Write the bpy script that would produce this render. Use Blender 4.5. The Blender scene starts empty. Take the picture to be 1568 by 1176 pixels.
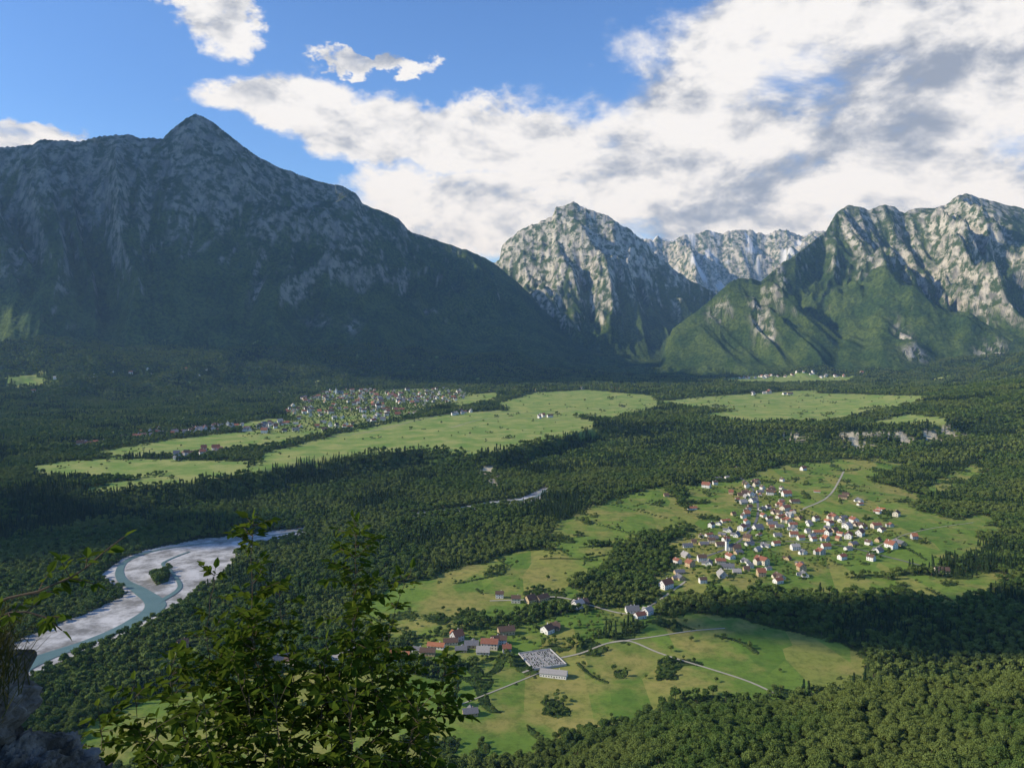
import bpy, math, random, time
import numpy as np
from mathutils import Vector
random.seed(7); rng=np.random.default_rng(7)
HC=330.0; F=1230.0; TH=math.atan(70/1230)
C=bpy.context.scene
# ---------------------------------------------------------------- image pixel helpers (pixel -> view ray -> ground plane)
def ray(u,v):
    a=(u-784)/F; b=(588-v)/F
    yy=math.cos(TH)+b*math.sin(TH)
    return a/yy,(b*math.cos(TH)-math.sin(TH))/yy
def G0(u,v,z=-45.0):
    s,e=ray(u,v)
    y=(z-HC)/e
    return (s*y,y)
# ---------------------------------------------------------------- noise
def _h(ix,iy,seed):
    h=(ix*374761393+iy*668265263+seed*1442695041)&0xffffffff
    h=((h^(h>>13))*1274126177)&0xffffffff
    return h^(h>>16)
def pn(x,y,seed=0):
    x,y=np.broadcast_arrays(np.asarray(x,float),np.asarray(y,float))
    if x.size==0:return np.zeros(x.shape)
    fx0=np.floor(x);fy0=np.floor(y);ix=fx0.astype(np.int64);iy=fy0.astype(np.int64);fx=x-fx0;fy=y-fy0
    ux=fx*fx*fx*(fx*(fx*6-15)+10);uy=fy*fy*fy*(fy*(fy*6-15)+10)
    def g(dx,dy):
        k=_h(ix+dx,iy+dy,seed)&255
        return GX[k]*(fx-dx)+GY[k]*(fy-dy)
    n0=g(0,0)*(1-ux)+g(1,0)*ux; n1=g(0,1)*(1-ux)+g(1,1)*ux
    return (n0*(1-uy)+n1*uy)*1.5
GX=np.cos(np.arange(256)*2*np.pi/256);GY=np.sin(np.arange(256)*2*np.pi/256)
def fbm(x,y,o=4,seed=0,gain=.5):
    r=0;a=1;t=0
    for i in range(o):
        r=r+a*pn(x,y,seed+i*17);t+=a;a*=gain;x=x*2.03+11.3;y=y*2.03+5.7
    return r/t
def ridged(x,y,o=4,seed=0,gain=.5):
    r=0;a=1;t=0
    for i in range(o):
        n=1-np.abs(pn(x,y,seed+i*17));r=r+a*n*n;t+=a;a*=gain;x=x*2.07+3.3;y=y*2.07+8.1
    return r/t
def sst(a,b,x):
    t=np.clip((x-a)/(b-a),0,1);return t*t*(3-2*t)
def inpoly(P,x,y):
    c=np.zeros(x.shape,bool);n=len(P);j=n-1
    bb=(x>P[:,0].min())&(x<P[:,0].max())&(y>P[:,1].min())&(y<P[:,1].max())
    if not bb.any():return c
    xs=x[bb];ys=y[bb];cc=np.zeros(xs.shape,bool)
    for i in range(n):
        xi,yi=P[i];xj,yj=P[j]
        if yi!=yj:
            cc^=((yi>ys)!=(yj>ys))&(xs<(xj-xi)*(ys-yi)/(yj-yi)+xi)
        j=i
    c[bb]=cc;return c
def tab(pts):
    p=sorted((( (u-784)/F,v) for u,v in pts));return np.array([a for a,_ in p]),np.array([b for _,b in p])
def ev(T,s): return np.interp(s,T[0],T[1])
# ---------------------------------------------------------------- terrain definition
scarp_px=[(-500,775),(-200,765),(140,750),(280,738),(400,724),(480,706),(560,697),(650,688),(700,693),(760,693),(850,674),(910,656),(1020,650),(1150,655),(1290,662),(1400,660),(1480,655),(1568,655),(1800,655)]
_sp=[(ray(u,v)[0],G0(u,v,0)[1]) for u,v in scarp_px]
SC=(np.array([a for a,b in _sp]),np.array([b for a,b in _sp]))
RF=tab([(-500,3200),(0,3300),(200,3900),(450,5100),(800,5700),(1000,7000),(1100,6600),(1300,6600),(1450,6000),(1568,4000),(2000,3500)])
HB=tab([(-500,320),(0,300),(500,250),(800,190),(950,90),(1050,50),(1300,60),(1450,110),(1568,200),(2000,300)])
RB=tab([(-500,5300),(0,5600),(500,6300),(800,7400),(985,9200),(1100,7600),(1300,7100),(1568,6800),(2000,6500)])
SN=tab([(-500,1.1),(600,1.0),(750,.68),(800,.585),(900,.515),(1000,.488),(1100,.475),(1200,.468),(1300,.45),(1400,.44),(1568,.43),(2000,.40)])
def mount(sky,D,B,zb,p,amp,seed,tree,jag,jf=70):
    q=[]
    for u,v in sky: q.append(ray(u,v))
    q.sort()
    return dict(s=np.array([a for a,b in q]),e=np.array([b for a,b in q]),D=tab(D),B=tab(B),zb=zb,p=p,amp=amp,seed=seed,tree=tree,jag=jag,jf=jf)
M=[]
M.append(mount([(-700,300),(-400,250),(-200,238),(0,225),(50,222),(62,214),(120,216),(165,207),(200,206),(215,211),(250,211),(262,198),(285,180),(300,174),(312,179),(325,186),(350,205),(380,230),(400,243),(430,257),(480,275),(525,285),(545,297),(555,312),(590,325),(610,335),(625,352),(680,372),(730,388),(760,405),(790,430),(830,468),(880,500),(930,530),(985,562),(1010,600),(1100,900)],
  [(-700,6300),(0,7100),(300,7700),(600,9000),(1000,10600)],[(-700,4600),(0,5300),(500,6100),(800,7400),(1000,9300)],150,1.12,430,11,1560,24))
M.append(mount([(560,700),(660,480),(740,410),(765,398),(769,374),(790,358),(800,350),(820,342),(845,332),(852,316),(866,314),(878,309),(893,318),(900,321),(930,330),(950,344),(965,350),(990,372),(1000,385),(1030,410),(1060,430),(1085,442),(1120,470),(1170,510),(1250,600)],
  [(500,11200),(880,10900),(1300,11000)],[(500,8600),(880,8700),(1300,9300)],60,1.15,520,24,1130,42,110))
M.append(mount([(985,640),(1005,575),(1020,525),(1030,503),(1065,478),(1090,458),(1115,434),(1125,428),(1140,425),(1165,430),(1180,418),(1200,400),(1215,392),(1245,368),(1265,354),(1280,325),(1300,314),(1312,316),(1330,320),(1355,313),(1370,317),(1385,327),(1400,318),(1430,318),(1448,314),(1460,304),(1480,298),(1510,305),(1568,320),(1650,345),(1800,380),(2100,420)],
  [(900,8200),(1030,8000),(1130,8300),(1215,8700),(1290,9700),(1568,9900),(2100,9300)],[(900,7600),(1030,7500),(1150,7000),(1300,6900),(1568,6700),(2100,6400)],60,1.08,600,52,1690,26))
M.append(mount([(850,460),(940,372),(990,366),(1010,362),(1030,368),(1045,361),(1075,352),(1100,356),(1140,350),(1170,358),(1200,351),(1230,358),(1260,352),(1290,358),(1400,380),(1600,420)],
  [(800,17500),(1600,17500)],[(800,14500),(1600,14500)],300,.9,650,67,300,120,95))
def height(x,y,info=False):
    x=np.atleast_1d(np.asarray(x,float));y=np.atleast_1d(np.asarray(y,float))
    yy=np.maximum(y,3.0);s=np.clip(x/yy,-2,2)
    ys=ev(SC,s)+fbm(x/260,y/260,3,3)*70
    tw=sst(-95,25,y-ys)
    z=-45+45*tw
    z=z+fbm(x/320,y/320,3,5)*8*(1-tw*.8)
    rf=ev(RF,s);rb=ev(RB,s);k=sst(0,1,(y-rf)/(rb-rf))
    z=z+ev(HB,s)*k
    kk=sst(0,.35,(y-rf)/(rb-rf));a=kk>0
    if a.any(): z[a]+=(fbm(x[a]/430,y[a]/480,4,9)*110*kk[a])
    z=z+sst(900,2300,x-.12*y)*160*sst(900,1300,y)*sst(5200,3500,y)
    idx=np.zeros(x.shape,int)
    for i,m in enumerate(M):
        D=ev(m['D'],s);B0=ev(m['B'],s)
        q=(y>B0-480)&(s>m['s'][0])&(s<m['s'][-1])
        if not q.any():continue
        X=x[q];Y=y[q];S=s[q];D=D[q];B=B0[q]
        B=B+fbm(S*9,S*0+m['seed'],3,m['seed'])*450
        wx=fbm(X/2600,Y/2600,2,m['seed']+3)*.9;wy=fbm(X/2600,Y/2600,2,m['seed']+5)*.9
        t=(Y-B)/(D-B)
        zr=HC+np.interp(S,m['s'],m['e'])*D
        zr=zr+(ridged(S*m['jf'],S*0+.5,4,m['seed']+9,.6)-.62)*m['jag']*sst(300,900,zr)
        tc=np.clip(t,0,1)
        zz=m['zb']+(zr-m['zb'])*tc**m['p']-np.clip(t-1,0,10)*(D-B)*.75
        w=np.clip(tc*1.6,0,1)**.8*np.clip((1-tc)*3.0,0,1)**.8
        hs=np.clip((zr-m['zb'])/1300,.12,1.3)
        sp=ridged(X/1300+wx,Y/3000+wy,3,m['seed']+21,.48)-.66
        sp2=ridged(X/380+wx*2,Y/900+wy*2+X/1500,4,m['seed']+22,.5)-.6
        zz=zz+m['amp']*hs*w*(sp*1.5+sp2*.40)
        zz=zz+fbm(X/150,Y/150,3,m['seed']+31)*20*np.clip(tc*2,0,1)*hs*np.clip((1.05-tc)*8,0.15,1)
        zz=np.where(t<-.02,-999,zz)
        zq=z[q];iq=idx[q];up=zz>zq
        z[q]=np.where(up,zz,zq);iq[up]=i+1;idx[q]=iq
    ss=ev(SN,s)
    R0=630+fbm(s*4,s*0+3,2,77)*50
    zR=326-ss*R0
    zn=np.where(yy<250,326-.8*yy,126+(zR-126)*(yy-250)/(R0-250))
    zn=zn+fbm(x/60,y/60,3,41)*np.clip((yy-30)/100,0,1)*7
    zn=np.where(yy>R0,zR-(yy-R0)*.75,zn)
    z=np.maximum(z,zn)
    if info: return z,idx,(zn>=z-.01)
    return z
_ys=np.geomspace(640,9500,1500)
def hit(pts):
    out=[]
    for u,v in pts:
        s,e=ray(u,v)
        zt=HC+e*_ys;h=height(s*_ys,_ys);b=np.nonzero(zt<h)[0]
        if len(b)==0 : out.append(G0(u,v,0) if e<-.01 else (s*9000,9000));continue
        k=b[0]
        if k==0:out.append((s*_ys[0],_ys[0]));continue
        d0=zt[k-1]-h[k-1];d1=h[k]-zt[k];t=d0/(d0+d1+1e-9);y=_ys[k-1]*(1-t)+_ys[k]*t;out.append((s*y,y))
    return out
_c={}
def G(u,v,z=None):
    if (u,v) not in _c:_c[(u,v)]=hit([(u,v)])[0]
    return _c[(u,v)]
def poly(pts): return np.array([G(u,v) for u,v in pts])
river_bed=poly([(-60,1100),(-40,1010),(40,975),(90,955),(150,932),(195,907),(150,882),(185,855),(240,838),(300,826),(380,818),(472,807),(466,816),(395,834),(362,850),(345,880),(305,905),(265,932),(230,950),(160,985),(90,1015),(30,1040)])
river_far=poly([(625,786),(720,774),(800,762),(835,745),(842,750),(826,766),(770,773),(700,783),(630,792)])
bar_trees=poly([(232,885),(255,868),(262,872),(258,890),(240,896)])
# ---------------------------------------------------------------- land cover
fields=[poly(p) for p in [
 [(130,752),(215,732),(390,714),(400,695),(500,670),(560,655),(640,640),(730,630),(800,628),(880,638),(915,648),(905,657),(850,670),(760,691),(700,693),(650,686),(560,697),(480,707),(400,725),(280,742)],
 [(150,692),(220,680),(300,668),(380,660),(440,652),(510,660),(430,681),(380,687),(300,694),(170,702)],
 [(40,717),(100,706),(200,703),(300,706),(390,706),(385,718),(200,732),(60,730)],
 [(760,618),(820,601),(900,597),(1000,606),(1010,625),(930,644),(850,634),(780,630)],
 [(1000,615),(1100,606),(1200,600),(1300,603),(1425,607),(1400,618),(1330,632),(1270,646),(1150,647),(1060,636),(1130,629),(1050,624)],
 [(1110,579),(1180,575),(1310,575),(1300,585),(1200,588),(1120,586)],[(1380,580),(1450,576),(1450,582),(1390,584)],
 [(1335,647),(1390,634),(1455,641),(1445,652),(1350,653)],[(330,655),(420,640),(470,650),(420,658)],[(680,610),(760,600),(765,612),(700,625)],
 [(5,577),(60,571),(85,580),(60,590),(10,587)],[(175,531),(215,527),(222,532),(180,535)],[(1180,601),(1250,597),(1250,602),(1190,606)],
 [(835,835),(855,800),(900,775),(960,758),(1020,742),(1030,765),(1060,785),(1065,800),(1000,818),(930,834),(860,842)],
 [(1060,790),(1045,745),(1130,735),(1200,712),(1340,702),(1400,712),(1330,735),(1420,760),(1390,775),(1480,800),(1510,820),(1505,848),(1420,868),(1340,880),(1250,888),(1190,900),(1130,905),(1020,915),(1000,890),(1040,850),(1010,835),(1060,815)],
 [(1400,748),(1490,710),(1510,722),(1440,760)],[(1430,800),(1510,788),(1530,818),(1460,815)],
 [(1170,905),(1230,885),(1360,886),(1545,878),(1535,900),(1450,928),(1400,905),(1280,910)],
 [(560,915),(700,872),(800,842),(940,840),(930,868),(870,890),(890,908),(860,928),(750,942),(690,962),(600,985),(540,950)],
 [(830,1010),(900,975),(960,985),(1000,945),(1100,940),(1180,960),(1260,975),(1330,1010),(1320,1040),(1200,1072),(1050,1066),(960,1108),(880,1118),(800,1160),(690,1170),(660,1120),(700,1085),(700,1060),(690,1030),(760,1010),(820,1035)],
 [(130,1110),(260,1062),(420,1035),(560,1020),(690,1045),(700,1170),(600,1176),(100,1176)],
 [(240,1005),(290,985),(320,990),(300,1010),(250,1025)]]]
village_poly=poly([(1035,840),(1060,822),(1120,790),(1130,745),(1160,735),(1200,750),(1225,782),(1300,795),(1385,822),(1345,858),(1280,862),(1200,895),(1130,888),(1010,898),(1030,865)])
hamlet_poly=poly([(630,985),(700,965),(800,960),(860,940),(1000,925),(1005,950),(870,985),(790,1000),(700,1015),(640,1010)])
town_poly=poly([(370,668),(450,645),(430,625),(500,598),(590,597),(690,594),(730,604),(650,630),(600,645),(520,660)])
cliffs=[poly(p) for p in [[(1280,670),(1290,662),(1400,660),(1480,657),(1478,668),(1440,674),(1385,684),(1320,690),(1295,686)],[(1200,668),(1245,662),(1240,674),(1210,676)],[(735,720),(752,716),(770,734),(782,745),(755,745)]]]
def cover(x,y):
    d=np.hypot(x,y);k=np.clip(d/1400,.5,2.2)
    ysc=ev(SC,x/np.maximum(y,3));upper=y>ysc-60
    nx=x+fbm(x/45,y/45,4,101,.6)*26*k;ny=y+fbm(x/45,y/45,4,131,.6)*38*k
    f=np.zeros(x.shape,bool)
    for P in fields: f|=inpoly(P,nx,ny)
    glade=(y>3300)&(x<-200)&(fbm(x/90,y/130,3,261)>.52)
    f|=glade
    copse=fbm(x/60,y/85,3,151)>np.where(upper,.62,.32)
    copse2=(fbm(x/120,y/160,3,155)>.50)&upper
    a=(x*.82+y*.57)/150+fbm(x/200,y/200,2,171)*.5;b=(-x*.57+y*.82)/260+fbm(x/200,y/200,2,181)*.4
    hedge=(((np.abs(a-np.round(a))<.022)&(fbm(x/120,y/120,2,191)>.05))|((np.abs(b-np.round(b))<.013)&(fbm(x/120,y/120,2,195)>.05)))&(~upper|(fbm(x/300,y/300,2,197)>.15))
    vil=inpoly(village_poly,x,y)|inpoly(town_poly,nx,ny)|inpoly(hamlet_poly,nx,ny)
    g=inpoly(river_bed,x+fbm(x/25,y/25,3,201)*8,y+fbm(x/25,y/25,3,211)*12)|inpoly(river_far,x,y)
    isl=inpoly(bar_trees,x,y)
    c=np.zeros(x.shape,bool)
    for P in cliffs:c|=inpoly(P,x+fbm(x/20,y/20,2,7)*18,y+fbm(x/20,y/20,2,8)*22)
    c&=fbm(x/48,y/70,3,219)>.0
    return f,copse|copse2,hedge,vil,g&~isl,c,upper
# ---------------------------------------------------------------- material helpers
class NT:
    def __init__(s,tree): s.t=tree;s.n=tree.nodes;s.l=tree.links
    def new(s,ty,**k):
        n=s.n.new(ty)
        for a,b in k.items(): setattr(n,a,b)
        return n
    def put(s,sock,v):
        if isinstance(v,bpy.types.NodeSocket): s.l.new(v,sock)
        else: sock.default_value=v
    def math(s,op,a,b=0.0,c=None,clamp=False):
        n=s.new('ShaderNodeMath',operation=op,use_clamp=clamp);s.put(n.inputs[0],a);s.put(n.inputs[1],b)
        if c is not None:s.put(n.inputs[2],c)
        return n.outputs[0]
    def mix(s,f,a,b):
        n=s.new('ShaderNodeMix',data_type='RGBA');s.put(n.inputs[0],f)
        s.put(n.inputs[6],a if isinstance(a,bpy.types.NodeSocket) else (*a,1));s.put(n.inputs[7],b if isinstance(b,bpy.types.NodeSocket) else (*b,1));return n.outputs[2]
    def noise(s,vec,scale,detail=4,rough=.55,dist=0):
        n=s.new('ShaderNodeTexNoise');n.inputs['Scale'].default_value=scale;n.inputs['Detail'].default_value=detail;n.inputs['Roughness'].default_value=rough;n.inputs['Distortion'].default_value=dist
        s.l.new(vec,n.inputs['Vector']);return n.outputs[0]
    def ss(s,x,a,b):
        n=s.new('ShaderNodeMapRange',interpolation_type='SMOOTHSTEP');s.put(n.inputs[0],x);n.inputs[1].default_value=a;n.inputs[2].default_value=b;return n.outputs[0]
    def mapping(s,vec,scale=(1,1,1),rot=(0,0,0),loc=(0,0,0)):
        n=s.new('ShaderNodeMapping');s.l.new(vec,n.inputs[0]);n.inputs['Scale'].default_value=scale;n.inputs['Rotation'].default_value=rot;n.inputs['Location'].default_value=loc;return n.outputs[0]
def mat(name,rough=.9,spec=.1):
    m=bpy.data.materials.new(name);m.use_nodes=True;N=NT(m.node_tree);b=m.node_tree.nodes['Principled BSDF']
    b.inputs['Roughness'].default_value=rough;b.inputs['Specular IOR Level'].default_value=spec
    return m,N,b
def simple(name,col,var=.25,scale=.3,rough=.85):
    m,N,b=mat(name,rough)
    g=N.new('ShaderNodeNewGeometry');n=N.noise(g.outputs['Position'],scale,3)
    N.l.new(N.mix(n,[c*(1-var) for c in col],[c*(1+var) for c in col]),b.inputs['Base Color']);return m
def mkmesh(name,V,Fc,mats=(),link=True,midx=None,smooth=False):
    me=bpy.data.meshes.new(name)
    V=np.asarray(V,np.float32)
    if isinstance(Fc,np.ndarray):
        n,k=Fc.shape;me.vertices.add(len(V));me.vertices.foreach_set('co',V.ravel())
        me.loops.add(n*k);me.loops.foreach_set('vertex_index',Fc.astype(np.int32).ravel())
        me.polygons.add(n);me.polygons.foreach_set('loop_start',np.arange(0,n*k,k,dtype=np.int32))
        me.polygons.foreach_set('loop_total',np.full(n,k,np.int32))
        me.update(calc_edges=True)
    else:
        me.from_pydata([tuple(map(float,v)) for v in V],[],Fc);me.update()
    for m in mats:me.materials.append(m)
    if midx is not None:me.polygons.foreach_set('material_index',np.asarray(midx,np.int32))
    me.polygons.foreach_set('use_smooth',np.full(len(me.polygons),smooth))
    ob=bpy.data.objects.new(name,me)
    if link:C.collection.objects.link(ob)
    return ob
# ---------------------------------------------------------------- terrain mesh
rows=[4.,8,14]+list(np.linspace(20,640,100))
e0=(HC+45)/650.;e1=(HC+45)/4600.
rows+=list((HC+45)/np.linspace(e0,e1,420))
rows+=list(np.linspace(4620,11000,390))+list(np.linspace(11060,14400,40))+list(np.linspace(14450,17900,110))+list(np.linspace(18200,40000,16))
rows=np.array(rows);ns=1200
sv=np.linspace(-.90,.90,ns)
S,Y=np.meshgrid(sv,rows);X=S*Y
x=X.ravel();y=Y.ravel()
z,idx,near=height(x,y,True)
V=np.stack([x,y,z],1)
nr=len(rows);i=np.arange(nr-1)[:,None]*ns+np.arange(ns-1)[None,:];i=i.ravel()
Fq=np.stack([i,i+1,i+1+ns,i+ns],1)
lo=y<9500
f,cop,hed,vil,g,cl,upr=[np.zeros(x.shape,bool) for _ in range(7)]
for A,B_ in zip((f,cop,hed,vil,g,cl,upr),cover(x[lo],y[lo])):A[lo]=B_
field=((f&~(cop|hed))|vil).astype(float)
gravel=g.astype(float);cliff=cl.astype(float)*(idx==0)
field*=(idx==0)&~near
tree=np.array([9999]+[m['tree'] for m in M])[idx]
wq=fbm(x/900,y/900,2,311)
stk=ridged(x/150+wq*2,y/750+wq,3,321,.6)-.62
hz=z+fbm(x/900,y/900,3,301)*500+stk*1150+fbm(x/120,y/160,3,305)*140
Z2=z.reshape(nr,ns);gy=np.gradient(Z2,axis=0)/np.gradient(Y,axis=0);gx=np.gradient(Z2,axis=1)/np.maximum(np.gradient(X,axis=1),.01)
slope=np.hypot(gx,gy).ravel()
hz=hz+(slope-.85)*420
rock=sst(-200,380,hz-tree)*.97
rock[idx==4]=np.maximum(rock[idx==4],.85)
snow=(idx==4)*sst(.15,.38,fbm(x/260,y/420,3,341))*sst(900,1500,z)*.8
def scar(u,v,w,l):
    X0,Y0=G(u,v)
    return np.exp(-((x-X0)/w)**2-((y-Y0)/l)**2)*(fbm(x/60,y/120,3,333)>-.12)*1.5
for a in [(395,445,45,150),(655,478,80,50),(30,395,70,260),(540,500,50,100),(1160,492,55,200),(1096,484,70,70),(1195,420,40,180),(1400,540,110,60),(1518,543,110,80),(490,492,100,50),(1385,512,50,140),(1180,510,30,150),(1440,420,60,200),(1500,470,60,160),(1330,400,60,160)]:
    rock=np.maximum(rock,scar(*a)*.95)
rock=np.clip(rock*(idx>0),0,1)
MT,N,b=mat('terrain_cover',.95,.05)
geo=N.new('ShaderNodeNewGeometry');P=geo.outputs['Position']
at=N.new('ShaderNodeAttribute',attribute_name='cover');sp=N.new('ShaderNodeSeparateColor');N.l.new(at.outputs['Color'],sp.inputs[0])
ar=N.new('ShaderNodeAttribute',attribute_name='cover2');sp2=N.new('ShaderNodeSeparateColor');N.l.new(ar.outputs['Color'],sp2.inputs[0])
n1=N.noise(P,.04,5,.7);n2=N.noise(P,.0035,4,.6)
fc=N.mix(N.ss(n1,.35,.68),(.014,.030,.010),(.058,.102,.025))
fc=N.mix(N.ss(n2,.40,.60),fc,N.mix(N.ss(n1,.35,.65),(.028,.050,.013),(.100,.140,.034)))
rs=N.mapping(P,(.016,.004,.006));r1=N.noise(rs,1.0,5,.65);r2=N.noise(P,.011,6,.68)
rc=N.mix(N.ss(r1,.33,.60),(.17,.165,.15),(.56,.52,.43))
mead=N.mix(N.ss(r2,.4,.6),(.05,.08,.025),(.12,.145,.05))
rc=N.mix(N.ss(r2,.42,.56),mead,rc)
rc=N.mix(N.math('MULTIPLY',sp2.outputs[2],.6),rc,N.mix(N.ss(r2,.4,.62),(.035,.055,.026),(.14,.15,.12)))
rc=N.mix(ar.outputs['Alpha'],rc,(.70,.72,.75))
def parcels(sc,rot):
    v=N.new('ShaderNodeTexVoronoi',voronoi_dimensions='2D');v.inputs['Scale'].default_value=1;N.l.new(N.mapping(P,sc,(0,0,rot)),v.inputs['Vector']);s_=N.new('ShaderNodeSeparateColor');N.l.new(v.outputs['Color'],s_.inputs[0]);return s_.outputs
pa=parcels((1/45,1/170,1),.5);pb=parcels((1/240,1/110,1),-.3)
gr=N.mix(pa[0],(.100,.180,.030),(.185,.265,.045))
gr=N.mix(N.math('MULTIPLY',N.ss(pa[1],.66,.8),.7),gr,(.33,.29,.08))
gr=N.mix(N.math('MULTIPLY',pb[0],.4),gr,(.12,.20,.035))
gn=N.noise(P,.012,5,.65);gr=N.mix(N.math('MULTIPLY',N.ss(gn,.44,.66),.8),gr,(.32,.27,.085))
gn2=N.noise(P,.07,6,.78);gr=N.mix(N.math('MULTIPLY',N.ss(gn2,.42,.68),.6),gr,(.055,.095,.02))
up=N.math('MULTIPLY',sp2.outputs[1],.72);gr=N.mix(up,gr,N.mix(N.ss(gn,.35,.65),(.16,.26,.06),(.33,.36,.12)))
gv=N.mix(N.ss(N.noise(P,.03,7,.72),.35,.65),(.20,.195,.18),(.55,.54,.52))
cf=N.mix(N.noise(N.mapping(P,(.05,.05,.02)),1,5),(.38,.34,.22),(.72,.63,.46))
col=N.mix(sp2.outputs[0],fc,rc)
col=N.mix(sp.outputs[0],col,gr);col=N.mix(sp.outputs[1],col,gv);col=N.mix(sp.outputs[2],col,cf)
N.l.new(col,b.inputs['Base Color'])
bm=N.new('ShaderNodeBump');bm.inputs['Distance'].default_value=13;bm.inputs['Strength'].default_value=.85
hh=N.math('MULTIPLY',n1,N.math('SUBTRACT',1.0,N.math('ADD',sp.outputs[0],sp.outputs[1],clamp=True)))
hh=N.math('ADD',hh,N.math('MULTIPLY',r1,N.math('MULTIPLY',sp2.outputs[0],2.4)))
N.l.new(hh,bm.inputs['Height']);N.l.new(bm.outputs[0],b.inputs['Normal'])
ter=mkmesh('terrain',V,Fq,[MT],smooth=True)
me=ter.data
ca=me.attributes.new('cover','FLOAT_COLOR','POINT');ca.data.foreach_set('color',np.stack([field,gravel,cliff,np.ones_like(field)],1).astype(np.float32).ravel())
ys_=ev(SC,x/np.maximum(y,3))
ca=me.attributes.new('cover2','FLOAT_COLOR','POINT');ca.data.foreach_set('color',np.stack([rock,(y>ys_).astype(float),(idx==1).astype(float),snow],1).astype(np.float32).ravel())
# ---------------------------------------------------------------- river water, roads
def ribbon(name,pts,w,m,off=.5,step=8):
    p=[np.array(G(u,v)) for u,v in pts];q=[];ws=[]
    w=w if isinstance(w,(list,tuple)) else [w]*len(p)
    for k in range(len(p)-1):
        p0=p[max(k-1,0)];p1=p[k];p2=p[k+1];p3=p[min(k+2,len(p)-1)]
        n=max(2,int(np.linalg.norm(p2-p1)/step))
        for j in range(n):
            t=j/n;q.append(.5*((2*p1)+(-p0+p2)*t+(2*p0-5*p1+4*p2-p3)*t*t+(-p0+3*p1-3*p2+p3)*t**3));ws.append(w[k]*(1-t)+w[k+1]*t)
    q.append(p[-1]);ws.append(w[-1]);q=np.array(q);ws=np.array(ws)
    d=np.gradient(q,axis=0);d/=np.linalg.norm(d,axis=1)[:,None];nn=np.stack([-d[:,1],d[:,0]],1)
    V=[];Fc=[]
    for a in (-1,-.33,.33,1):
        e=q+nn*(ws*a/2)[:,None];V.append(np.stack([e[:,0],e[:,1],height(e[:,0],e[:,1])+off],1))
    n=len(q);V=np.concatenate(V)
    for c in range(3):
        for k in range(n-1):Fc.append((c*n+k,c*n+k+1,(c+1)*n+k+1,(c+1)*n+k))
    return mkmesh(name,V,Fc,[m],smooth=True),q
WM,N,b=mat('river_water',.3,.25);g_=N.new('ShaderNodeNewGeometry')
N.l.new(N.mix(N.noise(g_.outputs['Position'],.05,4),(.08,.145,.13),(.16,.24,.215)),b.inputs['Base Color'])
bm=N.new('ShaderNodeBump');bm.inputs['Distance'].default_value=.3;N.l.new(N.noise(g_.outputs['Position'],.6,3),bm.inputs['Height']);N.l.new(bm.outputs[0],b.inputs['Normal'])
ribbon('river',[(-120,1110),(-20,1050),(60,1010),(130,985),(200,955),(238,928),(215,905),(185,885),(190,862),(230,845),(290,835),(370,826),(470,812)],[40,38,26,18,22,28,20,14,10,8,7,6,5],WM,.6)
ribbon('river',[(238,925),(275,900),(262,875),(250,862),(290,845)],[10,7,5,5,4],WM,.8)
ribbon('river',[(628,790),(700,780),(760,770),(815,763),(835,750)],[6,8,8,8,7],WM,.7)
RM=simple('gravel_road',(.38,.35,.27),.2,.2);RA=simple('asphalt_road',(.16,.16,.16),.2,.2)
road_pts=[]
for pp,w,m in [([(800,1030),(850,1010),(890,1000),(930,985),(965,982),(1010,1000),(1080,1022),(1150,1045),(1198,1068)],3.2,RM),
 ([(930,985),(1000,975),(1060,966),(1110,962)],2.8,RM),([(1225,782),(1262,765),(1280,745),(1292,722)],4.5,RM),
 ([(1060,716),(1110,722),(1150,745),(1160,790),(1130,830),(1060,860)],5,RA),([(690,1085),(740,1065),(790,1045),(850,1020)],2,RM),
 ([(1130,830),(1230,830),(1330,845),(1440,875)],4.5,RA),([(750,920),(810,918),(860,915),(960,940),(1000,925),(1050,890)],4,RM),
 ([(1330,845),(1400,815),(1490,800)],2.0,RM)]:
    o,q=ribbon('road',pp,w,m,.45);road_pts.append(q)
for pp in [[(160,700),(260,690),(380,690),(470,672),(560,662),(700,632),(830,632),(960,622)],[(1000,640),(1100,622),(1250,615),(1400,615)],[(690,655),(760,640),(900,645)]]:
    ribbon('road',pp,4,RM,.6)
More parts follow.
